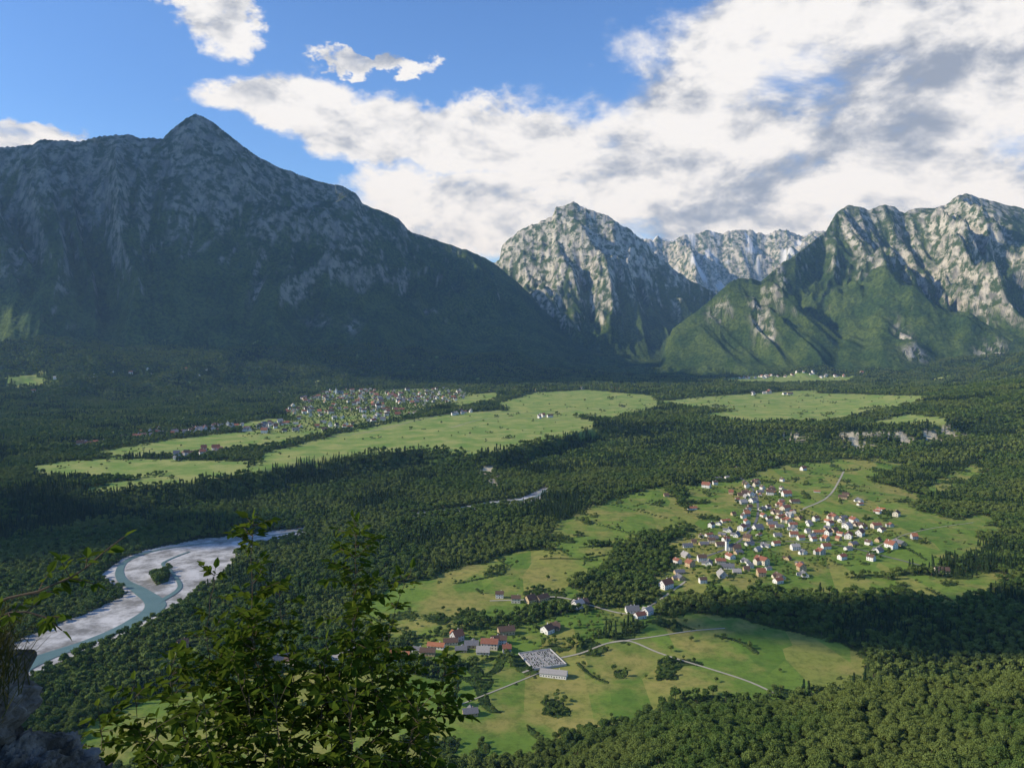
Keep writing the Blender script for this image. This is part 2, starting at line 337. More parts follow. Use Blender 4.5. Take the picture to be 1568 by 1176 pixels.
# ---------------------------------------------------------------- houses
wallm=[simple('wall_'+n,c,.08,1.5) for n,c in [('white',(.78,.76,.72)),('cream',(.66,.60,.48)),('grey',(.50,.49,.47)),('ochre',(.55,.42,.26))]]
roofm=[simple('roof_'+n,c,.35,.8) for n,c in [('tile',(.26,.11,.07)),('orange',(.36,.15,.08)),('brown',(.12,.08,.06)),('grey',(.16,.16,.17)),('pale',(.34,.32,.30))]]
glass,_,_b=mat('window_glass',.2,.5);_b.inputs['Base Color'].default_value=(.03,.035,.04,1)
wood=simple('wood_door',(.12,.06,.03))
def house_geo(L,W,Hh,rh,wing=0):
    V=[];Fc=[];mi=[]
    def add(vs,fs,m):
        o=len(V);V.extend(vs)
        for f_ in fs:Fc.append(tuple(o+k for k in f_));mi.append(m)
    l,w=L/2,W/2;b0=-2.5
    add([(-l,-w,b0),(l,-w,b0),(l,w,b0),(-l,w,b0),(-l,-w,Hh),(l,-w,Hh),(l,w,Hh),(-l,w,Hh),(-l,0,Hh+rh),(l,0,Hh+rh)],
        [(0,1,5,4),(2,3,7,6),(1,2,6,9,5),(3,0,4,8,7)],0)
    o_=.7;sl=rh/w;t=.25
    for sg in(-1,1):
        e=sg*(w+o_);ez=Hh-sl*o_+.05
        vs=[(-l-o_,e,ez),(l+o_,e,ez),(l+o_,0,Hh+rh+.05),(-l-o_,0,Hh+rh+.05)]
        vs+= [(a,b_,c+t) for a,b_,c in vs]
        add(vs,[(4,5,6,7),(0,3,2,1),(0,1,5,4),(1,2,6,5),(3,0,4,7)],1)
    if wing: # gabled cross wing with a lower ridge
        ww=W*.32;y0=w+.02;y1=w+wing;hr=Hh-.8;rr=ww*.8;cx=L*.12
        add([(cx-ww,y0,b0),(cx+ww,y0,b0),(cx+ww,y1,b0),(cx-ww,y1,b0),(cx-ww,y0,hr),(cx+ww,y0,hr),(cx+ww,y1,hr),(cx-ww,y1,hr),(cx,y0,hr+rr),(cx,y1,hr+rr)],[(1,2,6,5),(3,0,4,7),(2,3,7,9,6)],0)
        for sg in(-1,1):
            e=cx+sg*(ww+.5);ez=hr-.4
            vs=[(e,y0-1.2,ez),(e,y1+.5,ez),(cx,y1+.5,hr+rr+.06),(cx,y0-1.2,hr+rr+.06)];vs+=[(a,b_,c+.2) for a,b_,c in vs]
            add(vs,[(4,5,6,7),(0,3,2,1),(0,1,5,4),(1,2,6,5)],1)
    def win(xx,yy,zz,ax,sg,ww=1.0,hh=1.3,m=2):
        d=.04
        if ax=='y':vs=[(xx-ww/2,yy+sg*d,zz),(xx+ww/2,yy+sg*d,zz),(xx+ww/2,yy+sg*d,zz+hh),(xx-ww/2,yy+sg*d,zz+hh)]
        else:vs=[(xx+sg*d,yy-ww/2,zz),(xx+sg*d,yy+ww/2,zz),(xx+sg*d,yy+ww/2,zz+hh),(xx+sg*d,yy-ww/2,zz+hh)]
        add(vs,[(0,1,2,3)],m)
    fl=max(1,int(Hh//2.8))
    for k in range(fl):
        zz=1.0+k*2.8
        n=int(L//3)
        for j in range(n):
            xx=-l+(j+.5)*L/n
            for sg in(-1,1):
                if k==0 and j==n//2 and sg<0:win(xx,-w,0,'y',-1,1.1,2.1,3)
                else:win(xx,sg*w,zz,'y',sg)
        for yy in(-W/4,W/4):
            for sg in(-1,1):win(sg*l,yy,zz,'x',sg)
    for sg in (-1,1):win(sg*l,0,Hh+.3,'x',sg,.9,1.1)
    cx,cy=L*.2,W*.15;c0=Hh+rh*.4;c1=Hh+rh+.9;q=.35
    add([(cx-q,cy-q,c0),(cx+q,cy-q,c0),(cx+q,cy+q,c0),(cx-q,cy+q,c0),(cx-q,cy-q,c1),(cx+q,cy-q,c1),(cx+q,cy+q,c1),(cx-q,cy+q,c1)],[(0,1,5,4),(1,2,6,5),(2,3,7,6),(3,0,4,7),(4,5,6,7)],0)
    return V,Fc,mi
protos=[]
for k in range(24):
    r_=random.Random(k)
    L=r_.uniform(8.5,18);W=r_.uniform(7.5,11);Hh=r_.choice([3.2,4.5,5.8,6.2]);rh=W*r_.uniform(.32,.52)
    v_,f_,m_=house_geo(L,W,Hh,rh,r_.choice([0,0,4,6]))
    wm=r_.choice([0,0,0,1,1,2,3]) ;rm=[0,2,3,1,2,4,0,3,2,0,3,2][k%12]
    o=mkmesh('house_%d'%k,v_,f_,[wallm[wm],roofm[rm],glass,wood],link=False,midx=m_)
    protos.append((o.data,L,W,Hh,rh,v_,f_,m_,wm,rm))
house_xy=[]
def place_house(x_,y_,ang,k,sc=1.0,name='village_house'):
    ob=bpy.data.objects.new(name,protos[k][0]);C.collection.objects.link(ob)
    ob.location=(x_,y_,float(height(x_,y_)[0])+.3);ob.rotation_euler=(0,0,ang);ob.scale=(sc,)*3
    house_xy.append((x_,y_));return ob
def samp(P,n,dmin,seed):
    r_=np.random.default_rng(seed);lo=P.min(0);hi=P.max(0);c=lo+r_.random((n*25,2))*(hi-lo);c=c[inpoly(P,c[:,0],c[:,1])]
    out=np.empty((0,2))
    for p in c:
        if len(out)>=n:break
        if len(out) and np.min((out[:,0]-p[0])**2+(out[:,1]-p[1])**2)<dmin**2:continue
        out=np.vstack([out,p])
    return [tuple(p) for p in out]
rp=np.concatenate(road_pts)
for p in samp(village_poly,150,20,3)+samp(poly([(1060,740),(1130,715),(1220,730),(1300,760),(1400,800),(1400,850),(1300,870),(1200,800)]),26,38,4):
    if np.min(np.hypot(rp[:,0]-p[0],rp[:,1]-p[1]))<9:continue
    if house_xy and min(math.hypot(p[0]-a,p[1]-b_) for a,b_ in house_xy)<18:continue
    a=.35+fbm(np.array([p[0]/200]),np.array([p[1]/200]),2,5)[0]*1.5+random.choice([0,0,math.pi/2])+random.gauss(0,.12)
    place_house(p[0],p[1],a,random.randrange(24),random.uniform(.8,1.3))
for u,v in [(430,1012),(445,1018),(545,1002),(600,1012),(615,1005),(668,992),(690,985),(706,997),(722,990),(700,980),(750,992),(768,985),(776,998),(838,968),(850,963),(765,915),(790,922),(812,922),(830,919),(885,930),(893,926),(968,937),(980,946),(992,940),(720,1094),(1442,876),(655,1002),(570,1006),(520,1008),(1060,780),(1100,735),(1095,742),(740,1000),(640,998),(1020,900),(280,990),(1230,720),(1020,760),(760,985),(775,970)]:
    gx_,gy_=G(u,v);place_house(gx_,gy_,random.uniform(-.4,.9),random.randrange(24),random.uniform(.95,1.25))
v_,f_,m_=house_geo(30,12,4.5,3)
o=mkmesh('community_hall',v_,f_,[wallm[0],roofm[4],glass,wood],midx=m_);gx_,gy_=G(848,1035);o.location=(gx_,gy_,float(height(gx_,gy_)[0])+.3);o.rotation_euler=(0,0,-.25);house_xy.append((gx_,gy_))
def settlement(name,pts,sc=(1.0,1.4)):
    Vs=[];Fs=[];mi=[];o=0
    zz=height(np.array([p[0] for p in pts]),np.array([p[1] for p in pts]))
    allm=wallm+roofm+[glass,wood]
    for (x_,y_),z_ in zip(pts,zz):
        pr=protos[random.randrange(24)];s_=random.uniform(*sc);a=random.choice([.3,.5,1.9])+random.gauss(0,.15);ca_,sa=math.cos(a)*s_,math.sin(a)*s_
        wm=random.choice([0,0,0,0,1]);rm=random.choice([2,3,2,3,4,0,0,1])
        for q in pr[5]:Vs.append((x_+q[0]*ca_-q[1]*sa,y_+q[0]*sa+q[1]*ca_,z_+.3+q[2]*s_*1.25))
        for q,m_ in zip(pr[6],pr[7]):
            Fs.append(tuple(k+o for k in q));mi.append([wm,4+rm,9,10][m_])
        o+=len(pr[5])
    return mkmesh(name,Vs,Fs,allm,midx=mi)
tp=[p for p in samp(town_poly,430,31,9) if fbm(np.array([p[0]/170]),np.array([p[1]/170]),2,55)[0]>-.02+random.gauss(0,.15)];settlement('distant_town',tp,(1.0,1.6))
def along(pp,n,jx,jy):
    out=[]
    for k in range(n):
        t=random.random()*(len(pp)-1);i_=int(t);f_=t-i_;a0=G(*pp[i_]);a1=G(*pp[i_+1])
        out.append((a0[0]*(1-f_)+a1[0]*f_+random.gauss(0,jx),a0[1]*(1-f_)+a1[1]*f_+random.gauss(0,jy)))
    return out
o1=along([(200,668),(260,664),(320,658),(400,655),(440,650)],75,28,60)+along([(270,700),(350,690)],18,15,25)+along([(110,684),(150,680)],10,10,20)+along([(370,600),(470,612),(700,612)],40,40,90)+along([(60,600),(200,560),(330,575)],16,60,120)
o2=along([(700,602),(800,597),(900,593),(960,598)],38,30,60)+along([(690,637),(725,630)],8,10,20)+along([(815,640),(840,638)],5,8,20)
o3=along([(1130,580),(1200,577),(1310,576)],38,50,25)+along([(1150,605),(1200,603)],8,30,50)
settlement('distant_hamlet',o1);settlement('distant_hamlet',o2);settlement('distant_hamlet',o3,(1.3,1.8))
far_xy=tp+o1+o2+o3
def church(name,x_,y_,ang,sc):
    v_,f_,m_=house_geo(24,11,8,6)
    v_=list(v_);f_=list(f_);m_=list(m_)
    def pr(cx,cy,r0,z0,r1,z1,m):
        o=len(v_)
        for (r,z_) in((r0,z0),(r1,z1)):
            for a,b_ in((-1,-1),(1,-1),(1,1),(-1,1)):v_.append((cx+a*r,cy+b_*r,z_))
        for k in range(4):f_.append((o+k,o+(k+1)%4,o+4+(k+1)%4,o+4+k));m_.append(m)
        f_.append((o+4,o+5,o+6,o+7));m_.append(m)
    pr(-15,0,2.9,-2.5,2.9,20,0);pr(-15,0,3.3,20.0,3.3,20.6,0);pr(-15,0,3.2,20.62,.1,30,1)
    for a,b_ in((0,-2.95),(0,2.95)):
        o=len(v_);v_.extend([(-15.7,b_,16),(-14.3,b_,16),(-14.3,b_,18.6),(-15.7,b_,18.6)]);f_.append((o,o+1,o+2,o+3));m_.append(2)
    ob=mkmesh(name,v_,f_,[wallm[0],roofm[3],glass,wood],midx=m_);ob.location=(x_,y_,float(height(x_,y_)[0])+.3);ob.rotation_euler=(0,0,ang);ob.scale=(sc,)*3
a,b_=G(521,604);church('church',a,b_,.4,1.5);a,b_=G(1122,842);church('church',a,b_,.3,.8);house_xy.append((a,b_))
cx,cy=G(830,1010);cz=float(height(cx,cy)[0]);cv=[];cfc=[];cm=[]
def cbox(x0,y0,z0,x1,y1,z1,m):
    o=len(cv);cv.extend([(x0,y0,z0),(x1,y0,z0),(x1,y1,z0),(x0,y1,z0),(x0,y0,z1),(x1,y0,z1),(x1,y1,z1),(x0,y1,z1)])
    for q in((0,1,5,4),(1,2,6,5),(2,3,7,6),(3,0,4,7),(4,5,6,7)):cfc.append(tuple(o+k for k in q));cm.append(m)
cbox(-20,-24,-6,20,24,.5,0)
for q in((-20.6,-24.6,20.6,-24.02),(-20.6,24.02,20.6,24.6),(-20.6,-24,-20.02,24),(20.02,-24,20.6,24)):cbox(q[0],q[1],-6,q[2],q[3],1.5,1)
for r_ in range(11):
    for c_ in range(14):
        if c_ in(6,) or random.random()<.12:continue
        xx=-18+c_*2.7+random.uniform(-.3,.3);yy=-21+r_*4.1;m_=random.choice([2,2,3,3]);cbox(xx,yy,.5,xx+1.1,yy+.25,1.5+random.random()*.5,m_);cbox(xx,yy-2.0,.5,xx+1.1,yy-.05,.75,random.choice([1,2,3,4]))
o=mkmesh('cemetery',cv,cfc,[simple('pale_gravel',(.33,.31,.28)),wallm[2],wallm[2],simple('dark_granite',(.06,.06,.065)),simple('grave_planting',(.05,.09,.03))],midx=cm);o.location=(cx,cy,cz+.6);o.rotation_euler=(0,0,.35)
for dx in range(-20,21,8):
    for dy in range(-20,21,8):house_xy.append((cx+dx,cy+dy))
# ---------------------------------------------------------------- tree prototypes
def leafmat(name,c0,c1,c2,tr=0,stand=None):
    m=bpy.data.materials.new(name);m.use_nodes=True;N=NT(m.node_tree);N.n.clear();out=N.new('ShaderNodeOutputMaterial')
    oi=N.new('ShaderNodeObjectInfo');gi=N.new('ShaderNodeNewGeometry')
    cc=N.mix(oi.outputs['Random'],c0,c1)
    if stand:cc=N.mix(N.ss(N.noise(oi.outputs['Location'],.005,3,.6),.42,.62),cc,stand)
    cc=N.mix(N.math('MULTIPLY',gi.outputs['Random Per Island'],.5),cc,c2)
    d=N.new('ShaderNodeBsdfDiffuse');N.l.new(cc,d.inputs[0])
    if tr:
        t=N.new('ShaderNodeBsdfTranslucent');N.l.new(cc,t.inputs[0])
        mx=N.new('ShaderNodeMixShader');mx.inputs[0].default_value=tr;N.l.new(d.outputs[0],mx.inputs[1]);N.l.new(t.outputs[0],mx.inputs[2]);N.l.new(mx.outputs[0],out.inputs[0])
    else:N.l.new(d.outputs[0],out.inputs[0])
    return m
LD=leafmat('broadleaf_foliage',(.060,.112,.028),(.145,.200,.048),(.044,.076,.020),0,(.165,.205,.052));LC=leafmat('spruce_foliage',(.022,.048,.020),(.055,.088,.032),(.015,.032,.014))
BK=simple('bark',(.10,.075,.05),.3,2)
def quads(cen,nor,size,r_):
    n=len(cen);a=r_.normal(size=(n,3));t=np.cross(nor,a);t/=np.linalg.norm(t,axis=1)[:,None]+1e-9;b_=np.cross(nor,t)
    s1=size*r_.uniform(.6,1.2,n)[:,None];s2=size*r_.uniform(.4,.9,n)[:,None]
    v=np.stack([cen-t*s1,cen-b_*s2,cen+t*s1,cen+b_*s2],1).reshape(-1,3);f_=np.arange(4*n).reshape(n,4);return v,f_
def tube(p0,p1,r0,r1,k=6):
    p0=np.array(p0,float);p1=np.array(p1,float);d=p1-p0;d/=np.linalg.norm(d);a=np.cross(d,[.3,.5,.8]);a/=np.linalg.norm(a);b_=np.cross(d,a)
    an=np.arange(k)*2*np.pi/k;ring=np.cos(an)[:,None]*a+np.sin(an)[:,None]*b_
    v=np.concatenate([p0+ring*r0,p1+ring*r1]);f_=np.array([(i,(i+1)%k,k+(i+1)%k,k+i) for i in range(k)]);return v,f_
def tree(kind,n,size,seed,name):
    r_=np.random.default_rng(seed);Vs=[];Fs=[];mi=[];o=0
    def add(v,f_,m):
        nonlocal o
        Vs.append(v);Fs.append(f_+o);mi.append(np.full(len(f_),m));o+=len(v)
    if kind=='D':
        H_=r_.uniform(12,15);R=r_.uniform(4.2,5.5)
        add(*tube((0,0,-1),(0,0,H_*.6),.38,.2),1)
        L=14;lob=[]
        for k in range(L):
            d=r_.normal(size=3);d/=np.linalg.norm(d);d[2]=abs(d[2])*1.0-.35
            c=np.array([0,0,H_*.56])+d*np.array([R*.62,R*.62,H_*.30])*r_.uniform(.6,1.1);lr=R*r_.uniform(.3,.5);lob.append((c,lr))
            if k<6:add(*tube((0,0,H_*.35+k*.4),c,.16,.05,4),1)
        w=np.array([l[1]**2 for l in lob]);ch=r_.choice(L,n,p=w/w.sum())
        C0=np.array([l[0] for l in lob])[ch];R0=np.array([l[1] for l in lob])[ch]
        d=r_.normal(size=(n,3));d/=np.linalg.norm(d,axis=1)[:,None]
        cen=C0+d*(R0*r_.uniform(.7,1.12,n))[:,None]*np.array([1,1,.85]);nor=d+r_.normal(size=(n,3))*.45;nor/=np.linalg.norm(nor,axis=1)[:,None]
        add(*quads(cen,nor,size,r_),0)
    else:
        H_=r_.uniform(17,21);R=r_.uniform(2.8,3.6);add(*tube((0,0,-1),(0,0,H_),.3,.03),1)
        t=r_.random(n)**.8*.9;t=np.round(t*16)/16+r_.normal(0,.012,n);an=r_.random(n)*6.283
        lenv=R*(1-t)*(0.75+.25*np.sin(an*5+t*40))+.15;rr=lenv*r_.uniform(.35,1,n)
        cen=np.stack([np.cos(an)*rr,np.sin(an)*rr,H_*(.12+.88*t)-rr*.35],1)
        nor=np.stack([np.cos(an)*.6,np.sin(an)*.6,np.full(n,.9)],1)+r_.normal(size=(n,3))*.3;nor/=np.linalg.norm(nor,axis=1)[:,None]
        add(*quads(cen,nor,size,r_),0)
    V=np.concatenate(Vs);F_=np.concatenate(Fs)
    return mkmesh(name,V,F_,[LD if kind=='D' else LC,BK],link=False,midx=np.concatenate(mi))
def coll(name,specs):
    c=bpy.data.collections.new(name)
    for k,(kind,n,size,sd) in enumerate(specs):c.objects.link(tree(kind,n,size,sd,'%s_%02d'%(name,k)))
    return c
cn=coll('near_tree',[('D',2000,.47,1),('D',2000,.47,2),('D',1900,.45,3),('C',1600,.47,4),('C',1600,.47,5)])
cmid=coll('mid_tree',[('D',380,1.0,11),('D',380,1.0,12),('D',360,1.0,13),('C',280,.95,14),('C',280,.95,15)])
cf_=coll('far_tree',[('D',90,1.9,21),('D',90,1.9,22),('D',80,1.9,23),('C',70,1.7,24),('C',70,1.7,25)])
def scatter(name,pts,zz,idx_,scl,col):
    me=bpy.data.meshes.new(name);n=len(pts);me.vertices.add(n);me.vertices.foreach_set('co',np.column_stack([pts,zz]).astype(np.float32).ravel())
    a=me.attributes.new('idx','INT','POINT');a.data.foreach_set('value',idx_.astype(np.int32))
    a=me.attributes.new('scl','FLOAT_VECTOR','POINT');a.data.foreach_set('vector',scl.astype(np.float32).ravel())
    rot=np.column_stack([rng.normal(0,.04,n),rng.normal(0,.04,n),rng.random(n)*6.283]);a=me.attributes.new('rot','FLOAT_VECTOR','POINT');a.data.foreach_set('vector',rot.astype(np.float32).ravel())
    ob=bpy.data.objects.new(name,me);C.collection.objects.link(ob)
    ng=bpy.data.node_groups.new('scatter_'+name,'GeometryNodeTree');ng.interface.new_socket('Geometry',in_out='INPUT',socket_type='NodeSocketGeometry');ng.interface.new_socket('Geometry',in_out='OUTPUT',socket_type='NodeSocketGeometry')
    nn=ng.nodes;gi=nn.new('NodeGroupInput');go=nn.new('NodeGroupOutput');ip=nn.new('GeometryNodeInstanceOnPoints');ci=nn.new('GeometryNodeCollectionInfo');ci.inputs['Collection'].default_value=col;ci.inputs['Separate Children'].default_value=True;ci.inputs['Reset Children'].default_value=True
    def na(nm,ty):
        q=nn.new('GeometryNodeInputNamedAttribute');q.data_type=ty;q.inputs[0].default_value=nm;return [s_ for s_ in q.outputs if s_.enabled][0]
    ng.links.new(gi.outputs[0],ip.inputs['Points']);ng.links.new(ci.outputs[0],ip.inputs['Instance']);ip.inputs['Pick Instance'].default_value=True
    ng.links.new(na('idx','INT'),ip.inputs['Instance Index']);ng.links.new(na('scl','FLOAT_VECTOR'),ip.inputs['Scale']);ng.links.new(na('rot','FLOAT_VECTOR'),ip.inputs['Rotation'])
    ng.links.new(ip.outputs[0],go.inputs[0]);md=ob.modifiers.new('scatter','NODES');md.node_group=ng;return ob
occ=set()
for a,b_ in house_xy+far_xy:
    for i_ in(-1,0,1):
        for j_ in(-1,0,1):occ.add((int(a//9)+i_,int(b_//9)+j_))
for a,b_ in o1:  # gardens in front of the scattered far houses
    for j_ in(-4,-3,-2):occ.add((int(a//9),int(b_//9)+j_))
for q in road_pts:
    for a,b_ in q:occ.add((int(a//9),int(b_//9)))
def plant(name,y0,y1,cell,col,s0,s1):
    ny=int((y1-y0)/cell);P_=[]
    for j in range(ny):
        yy=y0+j*cell;w=.70*yy+60;n=int(2*w/cell);xx=-w+np.arange(n)*cell
        P_.append(np.column_stack([xx+rng.uniform(-.45,.45,n)*cell,np.full(n,yy)+rng.uniform(-.45,.45,n)*cell]))
    P_=np.concatenate(P_);x_,y_=P_[:,0],P_[:,1]
    f,cop,hed,vil,g,cl,upr=cover(x_,y_);R=rng.random(len(x_))
    zz,id_,nr_=height(x_,y_,True)
    keep=np.where(nr_,True,np.where(vil,R<np.where(y_>3500,.6,.33),np.where(f,((cop&(R<.85))|(hed&(R<.7))|(R<np.where(upr,.006,.015))),R<.97)))
    keep&=~g&~cl&(id_==0)
    oc=np.array([(int(a//9),int(b_//9)) in occ for a,b_ in P_]);keep&=~(oc&~nr_)
    P_=P_[keep];zz=zz[keep];inF=(f|vil)[keep];nr2=nr_[keep];n=len(P_)
    x_,y_=P_[:,0],P_[:,1]
    con=fbm(x_/220,y_/220,3,401)*1.2-.04+.28*np.exp(-((y_-ev(SC,x_/y_)+60)/160.)**2)+np.where(inF,-.5,0)+np.where(nr2,-.35,0)
    isC=con+rng.normal(0,.15,n)>.28
    idd=np.where(isC,3+rng.integers(0,2,n),rng.integers(0,3,n))
    s_=rng.uniform(s0,s1,n)*np.where(inF,.62,1)*np.where(isC,.95,1)*(1+.35*fbm(x_/90,y_/90,2,17));sc=np.column_stack([s_*rng.uniform(.85,1.2,n),s_*rng.uniform(.85,1.2,n),s_])
    return scatter(name,P_,zz,idd,sc,col)
plant('hillside_forest',330,800,6.4,cn,.45,1.05)
plant('valley_forest',800,2300,7.8,cmid,.45,1.15)
plant('distant_forest',2300,4200,11.5,cf_,.6,1.4)
plant('distant_forest',4200,7000,19,cf_,.8,1.9)
# ---------------------------------------------------------------- foreground shrubs
FL=leafmat('shrub_leaf',(.060,.105,.014),(.060,.105,.014),(.15,.18,.02),.5)
def pt(u,v,y):
    s_,e=ray(u,v);return np.array([s_*y,y,HC+e*y])
def shrub(name,stems,leaf=.09,tw=.34,seed=1,nodes=.08,r0=.012):
    r_=np.random.default_rng(seed);Vs=[];Fs=[];mi=[];o=[0]
    def add(v,f_,m):
        Vs.append(v);Fs.append(f_+o[0]);mi.append(np.full(len(f_),m));o[0]+=len(v)
    LP=[];LDi=[];LL=[]
    def leaff(p,d,L): LP.append(p);LDi.append(d);LL.append(L)
    for (pts,dens,tl) in stems:
        P_=[np.array(p,float) for p in pts];Q=[]
        for k in range(len(P_)-1):
            n=max(2,int(np.linalg.norm(P_[k+1]-P_[k])/nodes))
            p0=P_[max(k-1,0)];p1=P_[k];p2=P_[k+1];p3=P_[min(k+2,len(P_)-1)]
            for j in range(n):
                t=j/n;Q.append(.5*((2*p1)+(-p0+p2)*t+(2*p0-5*p1+4*p2-p3)*t*t+(-p0+3*p1-3*p2+p3)*t**3)+r_.normal(size=3)*.006)
        Q.append(P_[-1]);n=len(Q);top=Q[-1][2]
        for k in range(n-1):
            a=r0*(1-k/n)+.002;b_=r0*(1-(k+1)/n)+.002
            add(*tube(Q[k],Q[k+1],a,b_,5),1)
            if Q[k][2]<HC-3.9:continue
            sd=Q[k+1]-Q[k];sd/=np.linalg.norm(sd);hfrac=min(1,(top-Q[k][2])/1.1)
            for q in range(r_.poisson(dens*(.75+.65*hfrac))):
                d=r_.normal(size=3);d-=sd*d.dot(sd)*.8;d/=np.linalg.norm(d);d=d+sd*.55;d/=np.linalg.norm(d)
                Lt=tw*tl*r_.uniform(.35,1.1)*(.45+.7*hfrac);p=Q[k].copy();m_=max(2,int(Lt/.045));dd=d.copy()
                for j in range(m_):
                    p2=p+dd*Lt/m_;add(*tube(p,p2,.0028,.002,3),1)
                    side=np.cross(dd,[0,0,1]);side/=np.linalg.norm(side)+1e-6
                    for sg in(-1,1):
                        if r_.random()<.9:leaff(p2,dd*.6+side*sg*.9+np.array([0,0,-.25])+r_.normal(size=3)*.3,leaf*r_.uniform(.55,1.2))
                    p=p2;dd=dd+np.array([0,0,-.07])+r_.normal(size=3)*.09;dd/=np.linalg.norm(dd)
                leaff(p,dd,leaf)
        leaff(Q[-1],Q[-1]-Q[-2]+0.001,leaf)
    p=np.array(LP);d=np.array(LDi);L=np.array(LL)[:,None];d/=np.linalg.norm(d,axis=1)[:,None];n=len(p)
    sd=np.cross(d,[0,0,1.])+r_.normal(size=(n,3))*.4;sd-=d*np.sum(sd*d,1)[:,None];sd/=np.linalg.norm(sd,axis=1)[:,None]+1e-9;up=np.cross(sd,d);w=L*.27
    LV=np.stack([p,p+d*L*.3+sd*w+up*w*.35,p+d*L*.7+sd*w*.75+up*w*.2-up*L*.06,p+d*L-up*L*.14,p+d*L*.7-sd*w*.75+up*w*.2-up*L*.06,p+d*L*.3-sd*w+up*w*.35],1).reshape(-1,3)
    k=(np.arange(n)*6)[:,None];LF=np.concatenate([k+np.array([0,1,2,3]),k+np.array([0,3,4,5])])
    add(LV,LF,0)
    V=np.concatenate(Vs);F_=np.concatenate(Fs)
    return mkmesh(name,V,F_,[FL,BK],midx=np.concatenate(mi))
def base(u,y): 
    p=pt(u,1176,y);p[2]=float(height(p[0],p[1])[0])-.2;return p
def stem(pp,y,dens,tl,bu):
    b0=base(bu,y+.3);return ([b0,(b0+pt(*pp[0],y))*.5+np.array([.1,0,0])]+[pt(u,v,y+(k%2)*.15) for k,(u,v) in enumerate(pp)],dens,tl)
B1=420
shrub('foreground_shrub',[stem([(410,1180),(398,1060),(385,950),(388,795)],6,3.4,.85,B1),stem([(360,1180),(340,1080),(318,980),(330,870)],6.1,2.3,.8,B1),
 stem([(440,1190),(455,1100),(440,1000),(425,900)],6.3,2.2,.85,B1),stem([(300,1190),(270,1110),(262,1010)],5.8,2.4,1.0,B1),stem([(230,1190),(215,1130),(205,1040)],6,2.2,1.0,B1),stem([(380,1200),(390,1120),(350,1000)],5.7,2.2,1.1,B1),
 stem([(160,1200),(160,1150),(150,1080)],5.9,2.2,1.1,B1),stem([(320,1230),(320,1170),(310,1070)],5.4,2.5,1.2,B1),stem([(440,1230),(430,1170),(420,1060)],5.5,2.4,1.2,B1),stem([(250,1240),(250,1190),(240,1100)],5.4,2.6,1.2,B1)],seed=3)
shrub('foreground_shrub',[stem([(510,1180),(528,1060),(542,950),(546,800)],6,3.4,.95,560),stem([(590,1180),(600,1080),(592,990),(630,870)],6.3,2.4,.9,560),
 stem([(640,1190),(665,1110),(685,1000)],6.1,2.3,1.0,560),stem([(560,1190),(580,1110),(560,990)],5.9,2.1,1.2,560),stem([(480,1190),(490,1110),(500,980)],5.8,2.1,1.0,560),
 stem([(540,1230),(540,1170),(530,1060)],5.4,2.4,1.2,560),stem([(620,1230),(620,1180),(640,1080)],5.6,2.6,1.2,560)],seed=8)
shrub('foreground_shrub',[([pt(-90,1000,3.2),pt(-20,930,3.2),pt(60,905,3.2),pt(130,868,3.2),pt(190,822,3.3)],1.5,.5),([pt(-90,1000,3.2),pt(-20,960,3.1),pt(40,935,3.1),pt(95,965,3.1)],1.9,.5)],leaf=.06,seed=12,nodes=.06,r0=.006)
def rock_(name,c,r,seed):
    import bmesh
    bm_=bmesh.new();bmesh.ops.create_icosphere(bm_,subdivisions=6,radius=1);me=bpy.data.meshes.new(name);bm_.to_mesh(me);bm_.free()
    co=np.zeros(len(me.vertices)*3);me.vertices.foreach_get('co',co);co=co.reshape(-1,3)
    n=ridged(co[:,0]*1.3+co[:,2]*.9+seed,co[:,1]*1.3+co[:,2]*1.7,5,seed,.6)
    n2=np.floor(fbm(co[:,0]*2+seed,co[:,2]*2.4+co[:,1],3,seed+4)*5)/5
    co=co*(.65+.5*n+.35*n2)[:,None]*np.array(r)+np.array(c);me.vertices.foreach_set('co',co.ravel())
    me.materials.append(ROCK);me.update();ob=bpy.data.objects.new(name,me);C.collection.objects.link(ob);return ob
ROCK,N,b=mat('limestone',.9);g_=N.new('ShaderNodeNewGeometry');nn_=N.noise(g_.outputs['Position'],4,8,.7)
N.l.new(N.mix(N.ss(nn_,.35,.7),(.05,.045,.036),(.30,.27,.23)),b.inputs['Base Color']);bm=N.new('ShaderNodeBump');bm.inputs['Distance'].default_value=.05;N.l.new(N.noise(g_.outputs['Position'],9,8,.7),bm.inputs['Height']);N.l.new(bm.outputs[0],b.inputs['Normal'])
rock_('rock_outcrop',pt(0,1235,3.6)+np.array([0,0,-.05]),(.38,.5,.34),5);rock_('rock_outcrop',pt(110,1255,3.9),(.26,.35,.24),9);rock_('rock_outcrop',pt(-110,1130,3.6),(.36,.5,.6),13)
r_=np.random.default_rng(5);Vs=[];Fs=[]
for k in range(900):
    b0=pt(-25+r_.normal()*26,1020+r_.normal()*36,3.3+r_.normal()*.08);a=r_.random()*6.28;d=np.array([math.cos(a)*.8,math.sin(a)*.8,1.0]);d/=np.linalg.norm(d);L=r_.uniform(.12,.36);sd=np.array([math.sin(a),-math.cos(a),0])*.0025;o_=len(Vs)
    for t in(0,.35,.7,1):
        p=b0+d*L*t+np.array([0,0,-.35*L*t*t]);Vs+= [p-sd*(1-t*.9),p+sd*(1-t*.9)]
    for q in range(3):Fs.append((o_+2*q,o_+2*q+1,o_+2*q+3,o_+2*q+2))
mkmesh('grass_tuft',np.array(Vs),Fs,[leafmat('dry_grass',(.06,.07,.02),(.06,.07,.02),(.11,.10,.04),.4)])
